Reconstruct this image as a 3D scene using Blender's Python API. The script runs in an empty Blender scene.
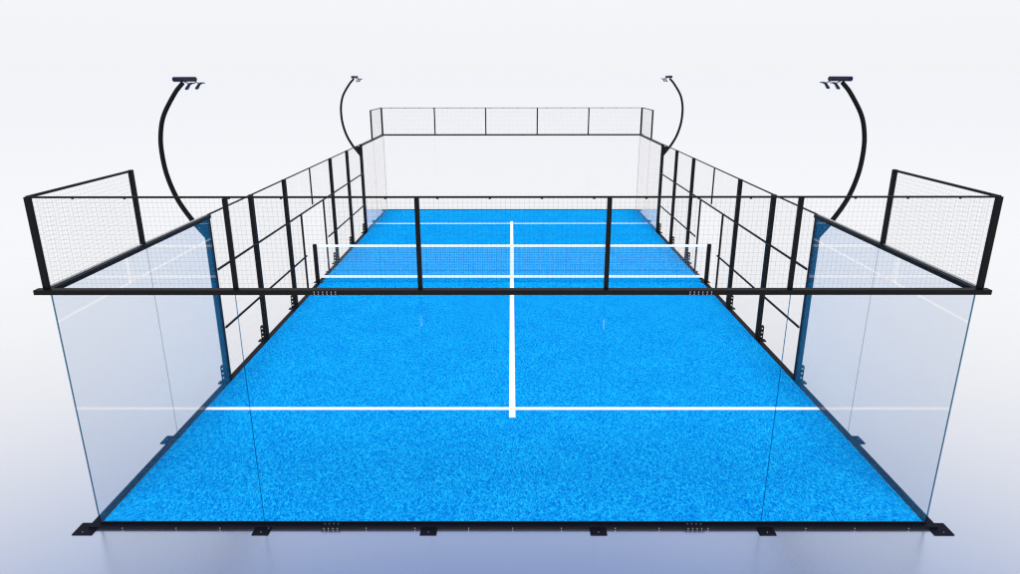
import bpy, bmesh, math, random
from mathutils import Vector, Matrix
random.seed(4)
PI = math.pi
S = bpy.context.scene
C = S.collection

# ------------------------------------------------------------------ materials
def new_mat(name):
    m = bpy.data.materials.new(name); m.use_nodes = True
    nt = m.node_tree; nt.nodes.clear()
    out = nt.nodes.new('ShaderNodeOutputMaterial')
    return m, nt, out

def N(nt, kind, **kw):
    n = nt.nodes.new(kind)
    for k, v in kw.items():
        if k in n.inputs: n.inputs[k].default_value = v
        else: setattr(n, k, v)
    return n

def paint(name, col, rough=0.42, spec=0.4, scale=60, var=0.25, metallic=0.0, bump=0.0):
    m, nt, out = new_mat(name)
    b = N(nt, 'ShaderNodeBsdfPrincipled'); b.inputs['Roughness'].default_value = rough
    b.inputs['Specular IOR Level'].default_value = spec
    b.inputs['Metallic'].default_value = metallic
    tc = N(nt, 'ShaderNodeTexCoord'); ns = N(nt, 'ShaderNodeTexNoise', Scale=scale, Detail=4.0)
    nt.links.new(tc.outputs['Object'], ns.inputs['Vector'])
    r = N(nt, 'ShaderNodeValToRGB')
    r.color_ramp.elements[0].position = 0.3; r.color_ramp.elements[1].position = 0.7
    r.color_ramp.elements[0].color = tuple(c*(1-var) for c in col) + (1,)
    r.color_ramp.elements[1].color = tuple(min(1, c*(1+var)) for c in col) + (1,)
    nt.links.new(ns.outputs['Fac'], r.inputs['Fac'])
    nt.links.new(r.outputs['Color'], b.inputs['Base Color'])
    mr = N(nt, 'ShaderNodeMapRange'); mr.inputs['To Min'].default_value = rough*0.85; mr.inputs['To Max'].default_value = rough*1.15
    nt.links.new(ns.outputs['Fac'], mr.inputs['Value']); nt.links.new(mr.outputs[0], b.inputs['Roughness'])
    if bump:
        bp = N(nt, 'ShaderNodeBump', Strength=bump, Distance=0.002)
        nt.links.new(ns.outputs['Fac'], bp.inputs['Height']); nt.links.new(bp.outputs[0], b.inputs['Normal'])
    nt.links.new(b.outputs[0], out.inputs[0])
    return m

def glass(name, tint, ior, gloss=(1, 1, 1)):
    """architectural pane: straight-through transmission plus Fresnel reflection on both faces"""
    m, nt, out = new_mat(name)
    tr = N(nt, 'ShaderNodeBsdfTransparent'); tr.inputs[0].default_value = tint + (1,)
    gl = N(nt, 'ShaderNodeBsdfGlossy'); gl.inputs['Roughness'].default_value = 0.0; gl.inputs[0].default_value = gloss + (1,)
    geo = N(nt, 'ShaderNodeNewGeometry')
    mx = N(nt, 'ShaderNodeMix'); mx.data_type = 'FLOAT'
    nt.links.new(geo.outputs['Backfacing'], mx.inputs[0])
    mx.inputs[2].default_value = ior; mx.inputs[3].default_value = 1.0/ior
    fr = N(nt, 'ShaderNodeFresnel'); nt.links.new(mx.outputs[0], fr.inputs['IOR'])
    ms = N(nt, 'ShaderNodeMixShader')
    nt.links.new(fr.outputs[0], ms.inputs[0]); nt.links.new(tr.outputs[0], ms.inputs[1]); nt.links.new(gl.outputs[0], ms.inputs[2])
    nt.links.new(ms.outputs[0], out.inputs[0])
    return m

M = {}
M['steel'] = paint('black_powder_coat', (0.0025, 0.0025, 0.0026), 0.5, 0.10, 90, 0.3)
M['wire'] = paint('black_coated_wire', (0.008, 0.008, 0.010), 0.5, 0.2, 30, 0.2)
M['plate'] = paint('dark_blue_black_plate', (0.003, 0.0036, 0.008), 0.55, 0.08, 70, 0.3)
M['lamp'] = paint('navy_lamp_housing', (0.003, 0.006, 0.030), 0.5, 0.12, 50, 0.2)
M['lens'] = paint('frosted_lamp_lens', (0.03, 0.03, 0.035), 0.4, 0.2, 50, 0.05)
M['zinc'] = paint('galvanised_bolt', (0.42, 0.43, 0.45), 0.4, 0.5, 90, 0.1, 0.6)
M['strip'] = paint('grey_painted_highlight', (0.30, 0.30, 0.31), 0.4, 0.5, 60, 0.1)  # pale grey for the sky highlight painted along the side beam tops
M['line'] = paint('white_court_line', (0.86, 0.86, 0.87), 0.8, 0.2, 160, 0.03, bump=0.3)
M['tape'] = paint('white_net_tape', (0.90, 0.90, 0.90), 0.75, 0.2, 120, 0.03, bump=0.2)
M['cord'] = paint('pale_net_cord', (0.55, 0.60, 0.66), 0.7, 0.2, 40, 0.1)
M['glass'] = glass('tempered_glass', (0.982, 0.983, 0.986), 1.09)
M['side_glass'] = glass('side_tempered_glass', (0.946, 0.945, 0.944), 1.44, (1.0, .985, .985))
M['glass_edge'] = glass('glass_cut_edge', (0.04, 0.17, 0.28), 1.5)
M['glass_joint'] = glass('glass_joint_edge', (0.70, 0.76, 0.80), 1.2)

# blue artificial turf: short curled fibres
def turf():
    m, nt, out = new_mat('blue_turf')
    b = N(nt, 'ShaderNodeBsdfPrincipled'); b.inputs['Roughness'].default_value = 0.95
    b.inputs['Specular IOR Level'].default_value = 0.0
    tc = N(nt, 'ShaderNodeTexCoord')
    mp = N(nt, 'ShaderNodeMapping'); nt.links.new(tc.outputs['Object'], mp.inputs[0])
    mp.inputs['Rotation'].default_value = (0, 0, 0.5); mp.inputs['Scale'].default_value = (1, 0.55, 1)
    n1 = N(nt, 'ShaderNodeTexNoise', Scale=26.0, Detail=4.0, Roughness=0.7, Distortion=1.2)
    n2 = N(nt, 'ShaderNodeTexNoise', Scale=46.0, Detail=2.0, Roughness=0.75, Distortion=1.2)
    n3 = N(nt, 'ShaderNodeTexNoise', Scale=1.6, Detail=3.0)
    for n in (n1, n2): nt.links.new(mp.outputs[0], n.inputs['Vector'])
    nt.links.new(tc.outputs['Object'], n3.inputs['Vector'])
    r1 = N(nt, 'ShaderNodeValToRGB'); e = r1.color_ramp
    e.elements[0].position = 0.30; e.elements[0].color = TURF[0] + (1,)
    e.elements[1].position = 0.72; e.elements[1].color = TURF[2] + (1,)
    k = e.elements.new(0.5); k.color = TURF[1] + (1,)
    ad = N(nt, 'ShaderNodeMath', operation='MULTIPLY_ADD'); ad.inputs[1].default_value = 0.32; 
    hf = N(nt, 'ShaderNodeMath', operation='MULTIPLY'); hf.inputs[1].default_value = 0.68
    nt.links.new(n2.outputs['Fac'], hf.inputs[0]); nt.links.new(n1.outputs['Fac'], ad.inputs[0]); nt.links.new(hf.outputs[0], ad.inputs[2])
    # gentle large-scale wear
    lw = N(nt, 'ShaderNodeMath', operation='MULTIPLY_ADD'); lw.inputs[1].default_value = 0.05; lw.inputs[2].default_value = -0.025
    nt.links.new(n3.outputs['Fac'], lw.inputs[0])
    sm = N(nt, 'ShaderNodeMath', operation='ADD'); nt.links.new(ad.outputs[0], sm.inputs[0]); nt.links.new(lw.outputs[0], sm.inputs[1])
    # stretch contrast
    ct = N(nt, 'ShaderNodeMapRange'); ct.inputs['From Min'].default_value = 0.405; ct.inputs['From Max'].default_value = 0.60
    ct.inputs['To Min'].default_value = 0.28; ct.inputs['To Max'].default_value = 0.74
    nt.links.new(sm.outputs[0], ct.inputs['Value'])
    nt.links.new(ct.outputs[0], r1.inputs['Fac']); nt.links.new(r1.outputs['Color'], b.inputs['Base Color'])
    bp = N(nt, 'ShaderNodeBump', Strength=0.25, Distance=0.01)
    nt.links.new(ad.outputs[0], bp.inputs['Height']); nt.links.new(bp.outputs[0], b.inputs['Normal'])
    nt.links.new(b.outputs[0], out.inputs[0])
    return m
TURF = ((0.000, 0.105, 0.46), (0.000, 0.230, 0.60), (0.012, 0.46, 0.74))
M['turf'] = turf()

# polished pale studio floor: mirrors the sky above it, softly
def floor():
    m, nt, out = new_mat('polished_white_floor')
    b = N(nt, 'ShaderNodeBsdfPrincipled')
    b.inputs['Base Color'].default_value = (0.998, 0.998, 0.998, 1)
    b.inputs['Metallic'].default_value = 1.0
    tc = N(nt, 'ShaderNodeTexCoord'); ns = N(nt, 'ShaderNodeTexNoise', Scale=0.7, Detail=5.0)
    nt.links.new(tc.outputs['Object'], ns.inputs['Vector'])
    mr = N(nt, 'ShaderNodeMapRange'); mr.inputs['To Min'].default_value = 0.245; mr.inputs['To Max'].default_value = 0.265
    nt.links.new(ns.outputs['Fac'], mr.inputs['Value']); nt.links.new(mr.outputs[0], b.inputs['Roughness'])
    nt.links.new(b.outputs[0], out.inputs[0])
    return m
M['floor'] = floor()

# ------------------------------------------------------------------ mesh helpers
class MB:
    def __init__(s): s.v = []; s.f = []; s.mi = []
    def box(s, x0, x1, y0, y1, z0, z1, mi=0):
        x0, x1 = min(x0, x1), max(x0, x1); y0, y1 = min(y0, y1), max(y0, y1); z0, z1 = min(z0, z1), max(z0, z1)
        i = len(s.v)
        s.v += [(x0,y0,z0),(x1,y0,z0),(x1,y1,z0),(x0,y1,z0),(x0,y0,z1),(x1,y0,z1),(x1,y1,z1),(x0,y1,z1)]
        s.f += [tuple(i+k for k in q) for q in ((0,3,2,1),(4,5,6,7),(0,1,5,4),(1,2,6,5),(2,3,7,6),(3,0,4,7))]
        s.mi += [mi]*6; return s
    def bev(s, x0, x1, y0, y1, z0, z1, b=0.004):
        """box with chamfered edges"""
        bm = bmesh.new(); bmesh.ops.create_cube(bm, size=1)
        for v in bm.verts:
            v.co = Vector(((x0+x1)/2 + v.co.x*abs(x1-x0), (y0+y1)/2 + v.co.y*abs(y1-y0), (z0+z1)/2 + v.co.z*abs(z1-z0)))
        bmesh.ops.bevel(bm, geom=bm.edges[:], offset=b, segments=2, affect='EDGES', profile=0.5)
        s.add(bm); return s
    def add(s, bm, mi=0):
        i = len(s.v); bm.verts.index_update()
        s.v += [tuple(v.co) for v in bm.verts]
        s.f += [tuple(i+v.index for v in f.verts) for f in bm.faces]; s.mi += [mi]*len(bm.faces); bm.free()
    def prism(s, pts, axis, a0, a1):
        """polygon pts extruded along an axis (0,1,2)"""
        def put(p, a):
            q = list(p); q.insert(axis, a); return tuple(q)
        i = len(s.v); n = len(pts)
        s.v += [put(p, a0) for p in pts] + [put(p, a1) for p in pts]
        s.f += [tuple(range(i, i+n))[::-1], tuple(range(i+n, i+2*n))] + [(i+k, i+(k+1) % n, i+n+(k+1) % n, i+n+k) for k in range(n)]
        s.mi += [0]*(n+2); return s
    def wire(s, a, b, r, n=4):
        a = Vector(a); b = Vector(b); d = (b-a).normalized()
        u = d.orthogonal().normalized(); w = d.cross(u)
        i = len(s.v)
        for p in (a, b):
            for k in range(n):
                t = 2*PI*k/n + PI/4
                s.v.append(tuple(p + u*math.cos(t)*r + w*math.sin(t)*r))
        s.f += [(i+k, i+(k+1) % n, i+n+(k+1) % n, i+n+k) for k in range(n)]; s.mi += [0]*n
        return s
    def tube(s, path, rad, n=16):
        P = [Vector(p) for p in path]; i = len(s.v)
        ref = Vector((0, 1, 0))
        for k, p in enumerate(P):
            d = (P[min(k+1, len(P)-1)] - P[max(k-1, 0)]).normalized()
            u = ref.cross(d).normalized() if abs(ref.dot(d)) < .95 else d.orthogonal().normalized(); w = d.cross(u)
            r = rad[k] if isinstance(rad, (list, tuple)) else rad
            for j in range(n):
                t = 2*PI*j/n; s.v.append(tuple(p + u*math.cos(t)*r + w*math.sin(t)*r))
        for k in range(len(P)-1):
            for j in range(n):
                a = i+k*n+j; b = i+k*n+(j+1) % n
                s.f.append((a, b, b+n, a+n)); s.mi.append(0)
        s.f.append(tuple(range(i, i+n))[::-1]); s.f.append(tuple(range(i+(len(P)-1)*n, i+len(P)*n))); s.mi += [0, 0]
        return s
    def build(s, name, mats, parent=None, smooth=False):
        me = bpy.data.meshes.new(name); me.from_pydata(s.v, [], s.f)
        if not isinstance(mats, (list, tuple)): mats = [mats]
        for m in mats: me.materials.append(m)
        for p, k in zip(me.polygons, s.mi): p.material_index = k; p.use_smooth = smooth
        bm = bmesh.new(); bm.from_mesh(me); bmesh.ops.recalc_face_normals(bm, faces=bm.faces[:]); bm.to_mesh(me); bm.free()
        if smooth:
            try: me.set_sharp_from_angle(angle=math.radians(35))
            except Exception: pass
        o = bpy.data.objects.new(name, me); C.objects.link(o)
        if parent: o.parent = parent
        return o

def thing(name, label, cat, loc=(0,0,0), rz=0, group=None):
    o = bpy.data.objects.new(name, None); C.objects.link(o)
    o.empty_display_size = 0.2
    o.location = loc; o.rotation_euler = (0, 0, rz); o['label'] = label; o['category'] = cat
    if group: o['group'] = group
    o['kind'] = 'thing'
    return o

def kids(o): return [c for c in bpy.data.objects if c.parent == o]
def copy_tree(o, parent=None):
    c = o.copy(); C.objects.link(c); c.parent = parent
    for ch in kids(o): copy_tree(ch, c)
    return c
def place_copy(src, loc, rz, label):
    c = copy_tree(src); c.location = loc; c.rotation_euler = (0, 0, rz); c['label'] = label
    return c
def inst(o, name, parent, loc, rot=(0,0,0)):
    c = o.copy(); C.objects.link(c); c.parent = parent; c.location = loc; c.rotation_euler = rot
    return c

def grid_mesh(name, parent, axis, a0, a1, z0, z1, off, step=0.05, r=0.00056, extra=()):
    """welded wire mesh in the vertical plane along x (axis 0) or y (axis 1)"""
    mb = MB()
    def pt(a, z, o=0.0): return (a, off+o, z) if axis == 0 else (off+o, a, z)
    blocks = [(a0, a1, z0, z1)] + list(extra)
    for (p0, p1, q0, q1) in blocks:
        n = round((p1-p0)/step)
        for k in range(1, n): mb.wire(pt(p0+(p1-p0)*k/n, q0), pt(p0+(p1-p0)*k/n, q1), r)
        n = round((q1-q0)/step)
        for k in range(1, n): mb.wire(pt(p0, q0+(q1-q0)*k/n, .0030), pt(p1, q0+(q1-q0)*k/n, .0030), r)
    return mb.build(name, M['wire'], parent)

# ------------------------------------------------------------------ setting
GZ = -0.0325
mb = MB(); n = 128
mb.v = [(3500*math.cos(2*PI*k/n), 3500*math.sin(2*PI*k/n), GZ) for k in range(n)]; mb.f = [tuple(range(n))]; mb.mi = [0]
g = mb.build('ground', M['floor']); g['kind'] = 'structure'

# ------------------------------------------------------------------ playing surface
t = thing('court_carpet', 'bright blue artificial turf court carpet with white painted lines', 'court surface', (0, 10, 0))
MB().box(-5.015, 5.015, -9.995, 9.995, -0.03, 0.0).build('turf', M['turf'], t)
YS0, YS1 = -7.06, 7.40
for y in (YS0, YS1):
    MB().box(-5.012, 5.012, y-0.045, y+0.045, 0.0005, 0.004).build('service_line', M['line'], t)
MB().box(-0.05, 0.05, -7.36, 7.72, 0.0005, 0.0065).build('centre_line', M['line'], t)

# ------------------------------------------------------------------ base frame
t = thing('base_frame', 'black steel ground frame with bolts and foot plates around the blue turf', 'frame', (0, 10, 0))
XI, XO, YI, YO = 5.018, 5.135, 10.0, 10.092
ZB, ZT = -0.031, 0.0
for sy in (-1, 1):
    MB().bev(-XO, XO, sy*YI, sy*YO, ZB, ZT, .003).build('beam', M['plate'], t)
for sx in (-1, 1):
    MB().bev(sx*XI, sx*XO, -YI+.001, YI-.001, ZB, ZT, .003).build('beam', M['plate'], t)
bolt = None
def bolt_mesh():
    m = MB(); m.tube([(0,0,0),(0,-.008,0)], 0.0055, 6); return m
for sy in (-1, 1):
    for k in range(17):
        x = -4.72 + k*0.59 + (0.06 if k % 3 == 1 else 0)
        if abs(abs(x)-2.2) < .16 or any(abs(abs(x)-q) < .1 for q in (3.05, 1.02)): continue
        if bolt is None: bolt = bolt_mesh().build('bolt', M['zinc'], t); b = bolt; b.location = (x, sy*(YO+.0005), -.015)
        else: b = inst(bolt, 'bolt', t, (x, sy*(YO+.0005), -.015))
        b.location = (x, sy*(YO+.0005), -.015); b.rotation_euler = (0, 0, 0 if sy < 0 else PI)
    for sx in (-1, 1):
        sp = MB().box(sx*2.2-.115, sx*2.2+.115, sy*(YO-.088), sy*(YO+.004), ZT+.0005, ZT+.006)
        sp.box(sx*2.2-.115, sx*2.2+.115, sy*(YO+.001), sy*(YO+.006), ZB, ZT+.0004)
        spo = sp.build('splice_plate', M['plate'], t)
        for k in range(4):
            x = sx*2.2-.08+k*.054
            inst(bolt, 'bolt', spo, (x, sy*(YO+.0065), -.015), (0, 0, 0 if sy < 0 else PI))
            inst(bolt, 'bolt', spo, (x, sy*(YO-.048), ZT+.0065), (-PI/2, 0, 0))
def foot(x0, x1, y0, y1, hx, hy):
    f = MB().bev(x0, x1, y0, y1, GZ+.0006, GZ+.0095, .002).build('foot_plate', M['plate'], t)
    inst(bolt, 'bolt', f, (hx, hy, GZ+.0098), (-PI/2, 0, 0))
for sy in (-1, 1):
    for x in (-3.02, -1.01, 1.03, 3.05):
        foot(x-.1, x+.1, sy*9.98, sy*10.205, x, sy*10.165)
    for sx in (-1, 1):
        foot(sx*5.03, sx*5.27, sy*9.98, sy*10.205, sx*5.16, sy*10.165)
for sx in (-1, 1):
    for y in (-8.0, 8.0):
        foot(sx*5.02, sx*5.255, y-.11, y+.11, sx*5.2, y)

# ------------------------------------------------------------------ end glass walls
def pane(mb, x0, x1, y0, y1, z0, z1, joint=4):
    """pane: big faces clear, four narrow edges with the cut-edge tint"""
    i = len(mb.f); mb.box(x0, x1, y0, y1, z0, z1)
    thin_x = abs(x1-x0) < abs(y1-y0)
    # face order: bottom, top, -y, +x, +y, -x
    e = [0, 1, 2, 4] if thin_x else [0, 1, 3, 5]
    for k in e: mb.mi[i+k] = 1
    if thin_x: mb.mi[i+joint] = 2
    return mb
GT = 0.012
t = thing('glass_wall', 'near end wall of clear glass panels capped by a thick black steel beam', 'glass wall', (0, 0, 0), 0, 'end walls of glass')
xs = [-5.03, -3.02, -1.005, 1.005, 3.02, 5.03]
for k in range(5):
    pane(MB(), xs[k]+.003, xs[k+1]-.003, -.03, -.03+GT, 0.0265, 2.945).build('glass_panel', [M['glass'], M['glass_edge']], t)
MB().box(-5.01, 5.01, -.0335, -.0145, .0006, .026).build('bottom_channel', M['steel'], t)
MB().bev(-5.165, 5.15, -.095, -.001, 2.946, 3.0, .003).build('top_beam', M['steel'], t)
bb = None
for sx in (-1, 1):
    so = MB().box(sx*2.02-.14, sx*2.02+.14, -.1005, -.0955, 2.947, 2.999).build('splice_plate', M['plate'], t)
    for k in range(6):
        for z in (2.985, 2.961):
            inst(bolt, 'bolt', so, (sx*2.02-.115+k*.046, -.101, z))
place_copy(t, (0, 20, 0), PI, 'far end wall of clear glass panels under a thin black beam')

# ------------------------------------------------------------------ mesh screens above the end walls
t = thing('mesh_screen', 'long black wire mesh screen above the near glass wall, spanning its whole width', 'mesh fence', (0, 0, 3.0), 0, 'mesh screens above the end walls')
for sx in (-1, 1):
    MB().bev(sx*5.022, sx*5.088, -.046, -.008, .0015, 1.0, .003).build('corner_post', M['steel'], t)
for x in (-3.0, -1.0, 1.01, 3.0):
    MB().bev(x-.024, x+.024, -.050, -.012, .0015, .984, .002).build('post', M['steel'], t)
MB().bev(-5.02, 5.02, -.040, -.012, .987, 1.006, .003).build('top_rail', M['steel'], t)
mw = grid_mesh('wire_mesh', t, 0, -5.02, 5.02, .002, .984, -.0095)
for k in range(18):
    x = -4.6 + k*.545
    MB().box(x-.012, x+.012, -.011, -.005, .972, .987).build('clip', M['steel'], t)
place_copy(t, (0, 20, 3.0), PI, 'long black mesh screen above the far glass wall at the back')

# ------------------------------------------------------------------ side corners: two glass panes each, with a post-high top rail
def corner(sx, label, label_far):
    t = thing('glass_corner', label, 'glass wall', (sx*5.0, 0, 0), 0, 'side glass corners')
    for y0, y1, jf in ((-.015, 2.0, 4), (2.0, 3.96, 2)):
        pane(MB(), sx*.02, sx*(.02+GT), y0+.001, y1-.001, .0015, 2.945, jf).build('glass_panel', [M['side_glass'], M['glass_edge'], M['glass_joint']], t)
    MB().bev(sx*.002, sx*.10, .001, 4.04, 2.946, 2.999, .003).build('top_beam', M['steel'], t)
    MB().box(sx*.055, sx*.099, .002, 4.035, 2.9995, 3.003).build('highlight_strip', M['strip'], t)  # added sliver, its grey colour stands in for sky sheen on the beam
    place_copy(t, (-sx*5.0, 20, 0), PI, label_far)
corner(-1, 'glass corner panels on the left side nearest the camera', 'far right glass corner panels beyond the side mesh fence')
corner(1, 'glass corner panels on the right side nearest the camera', 'far left glass corner panels beyond the side mesh fence')

def corner_screen(sx, label, label_far):
    t = thing('corner_mesh', label, 'mesh fence', (sx*5.0, 0, 3.0), 0, 'short mesh panels over the glass corners')
    x0, x1 = sx*.045, sx*.095
    MB().bev(x0, x1, 1.97, 2.03, .0005, 1.01, .003).build('post', M['steel'], t)
    MB().bev(sx*.055, sx*.09, -.009, 1.969, .982, 1.008, .003).build('top_rail', M['steel'], t)
    grid_mesh('wire_mesh', t, 1, -.009, 1.97, .002, .984, sx*.05)
    place_copy(t, (-sx*5.0, 20, 3.0), PI, label_far)
corner_screen(-1, 'short mesh panel standing on the near left glass corner', 'small mesh panel on the far right glass corner')
corner_screen(1, 'short mesh panel standing on the near right glass corner', 'small mesh panel on the far left glass corner')

# ------------------------------------------------------------------ side mesh fences with an open gateway at mid court
t = thing('side_fence', 'tall black post and mesh fence along the left side of court', 'mesh fence', (-5.0, 10, 0), 0, 'side mesh fences')
for y in (-6, -4, -2, 2, 4, 6):
    e = 0.058 if abs(y) == 6 else 0.048
    p = MB().bev(-.11, -.03, y-e, y+e, .001, 2.945 if abs(y) == 6 else 3.0, .003).build('post', M['steel'], t)
    # foot bracket with three holes, standing outside the post
    gm = MB(); xa, xb = -.111, -.185
    yf = y
    gm.box(xa, xa-.028, yf-.006, yf+.006, GZ+.012, .30); gm.box(xb+.020, xb, yf-.006, yf+.006, GZ+.012, .28)
    for k in range(4):
        z = -.020 + k*.088
        gm.box(xa-.0285, xb+.0205, yf-.006, yf+.006, z, z+.060)
    gm.box(-.111, -.24, yf-.06, yf+.06, GZ+.001, GZ+.0115)
    gm.build('foot_bracket', M['steel'], t)
for y in (-1, 1):
    MB().bev(-.09, -.05, y-.02, y+.02, .001, 2.03, .002).build('gate_post', M['steel'], t)
    MB().bev(-.16, -.03, y-.05, y+.05, ZT+.0005, ZT+.009, .002).build('gate_post_base', M['steel'], t)
MB().bev(-.085, -.055, -.017, .017, 2.071, 2.979, .002).build('upright', M['steel'], t)
ys = [-6, -4, -2, 2, 4, 6]
MB().bev(-.085, -.058, -5.94, 5.94, 2.98, 3.004, .003).build('top_rail', M['steel'], t)
MB().bev(-.029, -.004, -5.94, 5.94, 2.031, 2.068, .003).build('middle_rail', M['steel'], t)
for a, b in ((-5.94, -1.02), (1.02, 5.94)):
    MB().bev(-.029, -.004, a, b, .975, 1.012, .003).build('lower_rail', M['steel'], t)
grid_mesh('wire_mesh', t, 1, -5.94, -1.02, .006, 2.98, -.058, r=.00036, extra=((1.02, 5.94, .006, 2.98), (-1.02, 1.02, 2.05, 2.98)))
place_copy(t, (5.0, 10, 0), PI, 'tall black post and mesh fence along the right side of court')

# ------------------------------------------------------------------ net
t = thing('court_net', 'low white taped net across the middle of the blue court between two short black posts', 'net', (0, 10, 0))
for sx in (-1, 1):
    MB().bev(sx*5.065, sx*5.155, -.045, .045, .010, 1.03, .004).build('post', M['steel'], t)
    MB().bev(sx*4.97, sx*5.21, -.07, .07, .0005, .0095, .002).build('post_base', M['steel'], t)
MB().bev(-5.06, 5.06, -.006, .006, .955, 1.02, .004).build('top_tape', M['tape'], t)
MB().bev(-5.0, 5.0, -.006, .006, .125, .195, .004).build('bottom_tape', M['tape'], t)
mb = MB()
for k in range(1, 225): mb.wire((-5.06+k*10.12/225, 0, .19), (-5.06+k*10.12/225, 0, .96), .0009)
for k in range(1, 17): mb.wire((-5.06, .002, .19+k*.77/17), (5.06, .002, .19+k*.77/17), .0009)
mb.build('netting', M['cord'], t)
MB().bev(-.05, .05, -.016, -.0065, .007, 1.022, .003).build('centre_strap', M['tape'], t)

# ------------------------------------------------------------------ floodlight masts
def catmull(pts, n=8):
    P = [Vector(p) for p in pts]; P = [2*P[0]-P[1]] + P + [2*P[-1]-P[-2]]; out = []
    for i in range(1, len(P)-2):
        a, b, c, d = P[i-1:i+3]
        for k in range(n):
            u = k/n
            out.append(.5*((2*b)+(c-a)*u+(2*a-5*b+4*c-d)*u*u+(3*b-a-3*c+d)*u**3))
    out.append(P[-2]); return out
def light_mast(sx, label, far_label):
    """sx = -1 leans out over the left side, +1 over the right; built at the corner post's foot"""
    L = thing('light_mast', label, 'light mast', (sx*5.06, 4, 0), 0, 'curved floodlight masts')
    pts = [(.135, 0, 2.78), (.28, 0, 2.97), (.445, 0, 3.28), (.55, 0, 3.647), (.58, 0, 4.0), (.555, 0, 4.3), (.46, 0, 4.60), (.24, 0, 4.93), (.085, 0, 5.095)]
    path = catmull([(sx*x, y, z) for x, y, z in pts])
    MB().tube(path, [.041 - .009*k/(len(path)-1) for k in range(len(path))], 20).build('pole', M['steel'], L, smooth=True)
    # triangular bracket plate bolted to the corner post
    br = MB().prism([(sx*.052, 2.62), (sx*.052, 2.935), (sx*.27, 2.935), (sx*.27, 2.91)], 1, -.052, -.044).build('bracket', M['steel'], L)
    for (x, z) in ((.11, 2.80), (.11, 2.895)):
        inst(bolt, 'bolt', br, (sx*x, -.0525, z))
    bt = [(-.25, -.036), (.33, -.036), (.37, -.016), (.37, .016), (.33, .036), (-.25, .036), (-.29, .016), (-.29, -.016)]
    MB().prism([(a, 5.148+b) for a, b in bt], 0, sx*.105, sx*.02).build('crossbar', M['lamp'], L)
    for y in (-.15, .20):
        # thin curved floodlight shell: flat tip over the court, then sloping down towards the mast
        prof = [(-.165, 5.098), (-.115, 5.101), (-.075, 5.080), (-.045, 5.045), (-.015, 5.010)]
        low = [(x-.012, z-.018) for x, z in prof][::-1]; low[-1] = (-.165, 5.083)
        f = MB().prism([(sx*x, z) for x, z in prof+low], 1, y-.03, y+.03).build('floodlight', M['lamp'], L)
        MB().prism([(sx*x, z) for x, z in ((-.072, 5.058), (-.085, 5.052), (-.048, 4.995), (-.036, 5.0))], 1, y-.022, y+.022).build('lens', M['lens'], f)
        MB().wire((sx*.03, y, 5.135), (sx*-.075, y, 5.085), .008, 8).build('arm', M['steel'], f)
    c = place_copy(L, (sx*5.06, 16, 0), 0, far_label)
light_mast(-1, 'curved black floodlight mast on the near left corner post', 'distant thin curved floodlight mast at the far left')
light_mast(1, 'curved black floodlight mast on the near right corner post', 'distant thin curved floodlight mast at the far right')

# ------------------------------------------------------------------ camera
cam = bpy.data.cameras.new('camera'); co = bpy.data.objects.new('camera', cam); C.objects.link(co)
right = Vector((0.999998137, 0.001723990, -0.000867845)); up = Vector((0.000311753, 0.299460124, 0.954108766))
fwd = Vector((-0.00190476, 0.95410726, -0.29945903)); fwd.normalize()
mt = Matrix((right, up, -fwd)).transposed().to_4x4(); mt.translation = Vector((-0.0151136, -7.0028789, 5.2062956))
co.matrix_world = mt
cam.sensor_width = 36; cam.lens = 36*674.867/1020
cam.clip_start = 0.05; cam.clip_end = 20000
S.camera = co

# ------------------------------------------------------------------ light
w = bpy.data.worlds.new('World'); S.world = w; w.use_nodes = True
nt = w.node_tree; nt.nodes.clear()
o = nt.nodes.new('ShaderNodeOutputWorld'); bg = nt.nodes.new('ShaderNodeBackground')
tc = nt.nodes.new('ShaderNodeTexCoord'); sp = nt.nodes.new('ShaderNodeSeparateXYZ'); rp = nt.nodes.new('ShaderNodeValToRGB')
nt.links.new(tc.outputs['Generated'], sp.inputs[0]); nt.links.new(sp.outputs['Z'], rp.inputs['Fac'])
stops = [(0.0, (.885, .896, .925)), (0.10, (.905, .918, .95)), (0.20, (1.03, 1.03, 1.03)), (0.33, (.97, .96, .955)), (0.46, (.76, .775, .83)), (0.57, (.37, .465, .69)), (0.66, (.11, .205, .50)), (1.0, (.06, .10, .32))]
e = rp.color_ramp; e.interpolation = 'EASE'
e.elements[0].position = stops[0][0]; e.elements[0].color = stops[0][1] + (1,)
e.elements[1].position = stops[-1][0]; e.elements[1].color = stops[-1][1] + (1,)
for p, c in stops[1:-1]:
    k = e.elements.new(p); k.color = c + (1,)
nt.links.new(rp.outputs[0], bg.inputs['Color']); bg.inputs['Strength'].default_value = 1.0
nt.links.new(bg.outputs[0], o.inputs[0])

sun = bpy.data.lights.new('sun', 'SUN'); sun.energy = 4.0; sun.angle = math.radians(25); sun.color = (1.0, .985, .96)
so = bpy.data.objects.new('sun', sun); C.objects.link(so)
so.location = (0, 0, 30); so.rotation_euler = (math.radians(24), math.radians(0), 0)

S.render.engine = 'CYCLES'
S.cycles.use_denoising = True
S.cycles.max_bounces = 12; S.cycles.transparent_max_bounces = 64; S.cycles.glossy_bounces = 6
S.cycles.filter_width = 1.2
vs = S.view_settings; vs.view_transform = 'Standard'; vs.look = 'None'; vs.exposure = 0; vs.gamma = 1; vs.use_curve_mapping = False
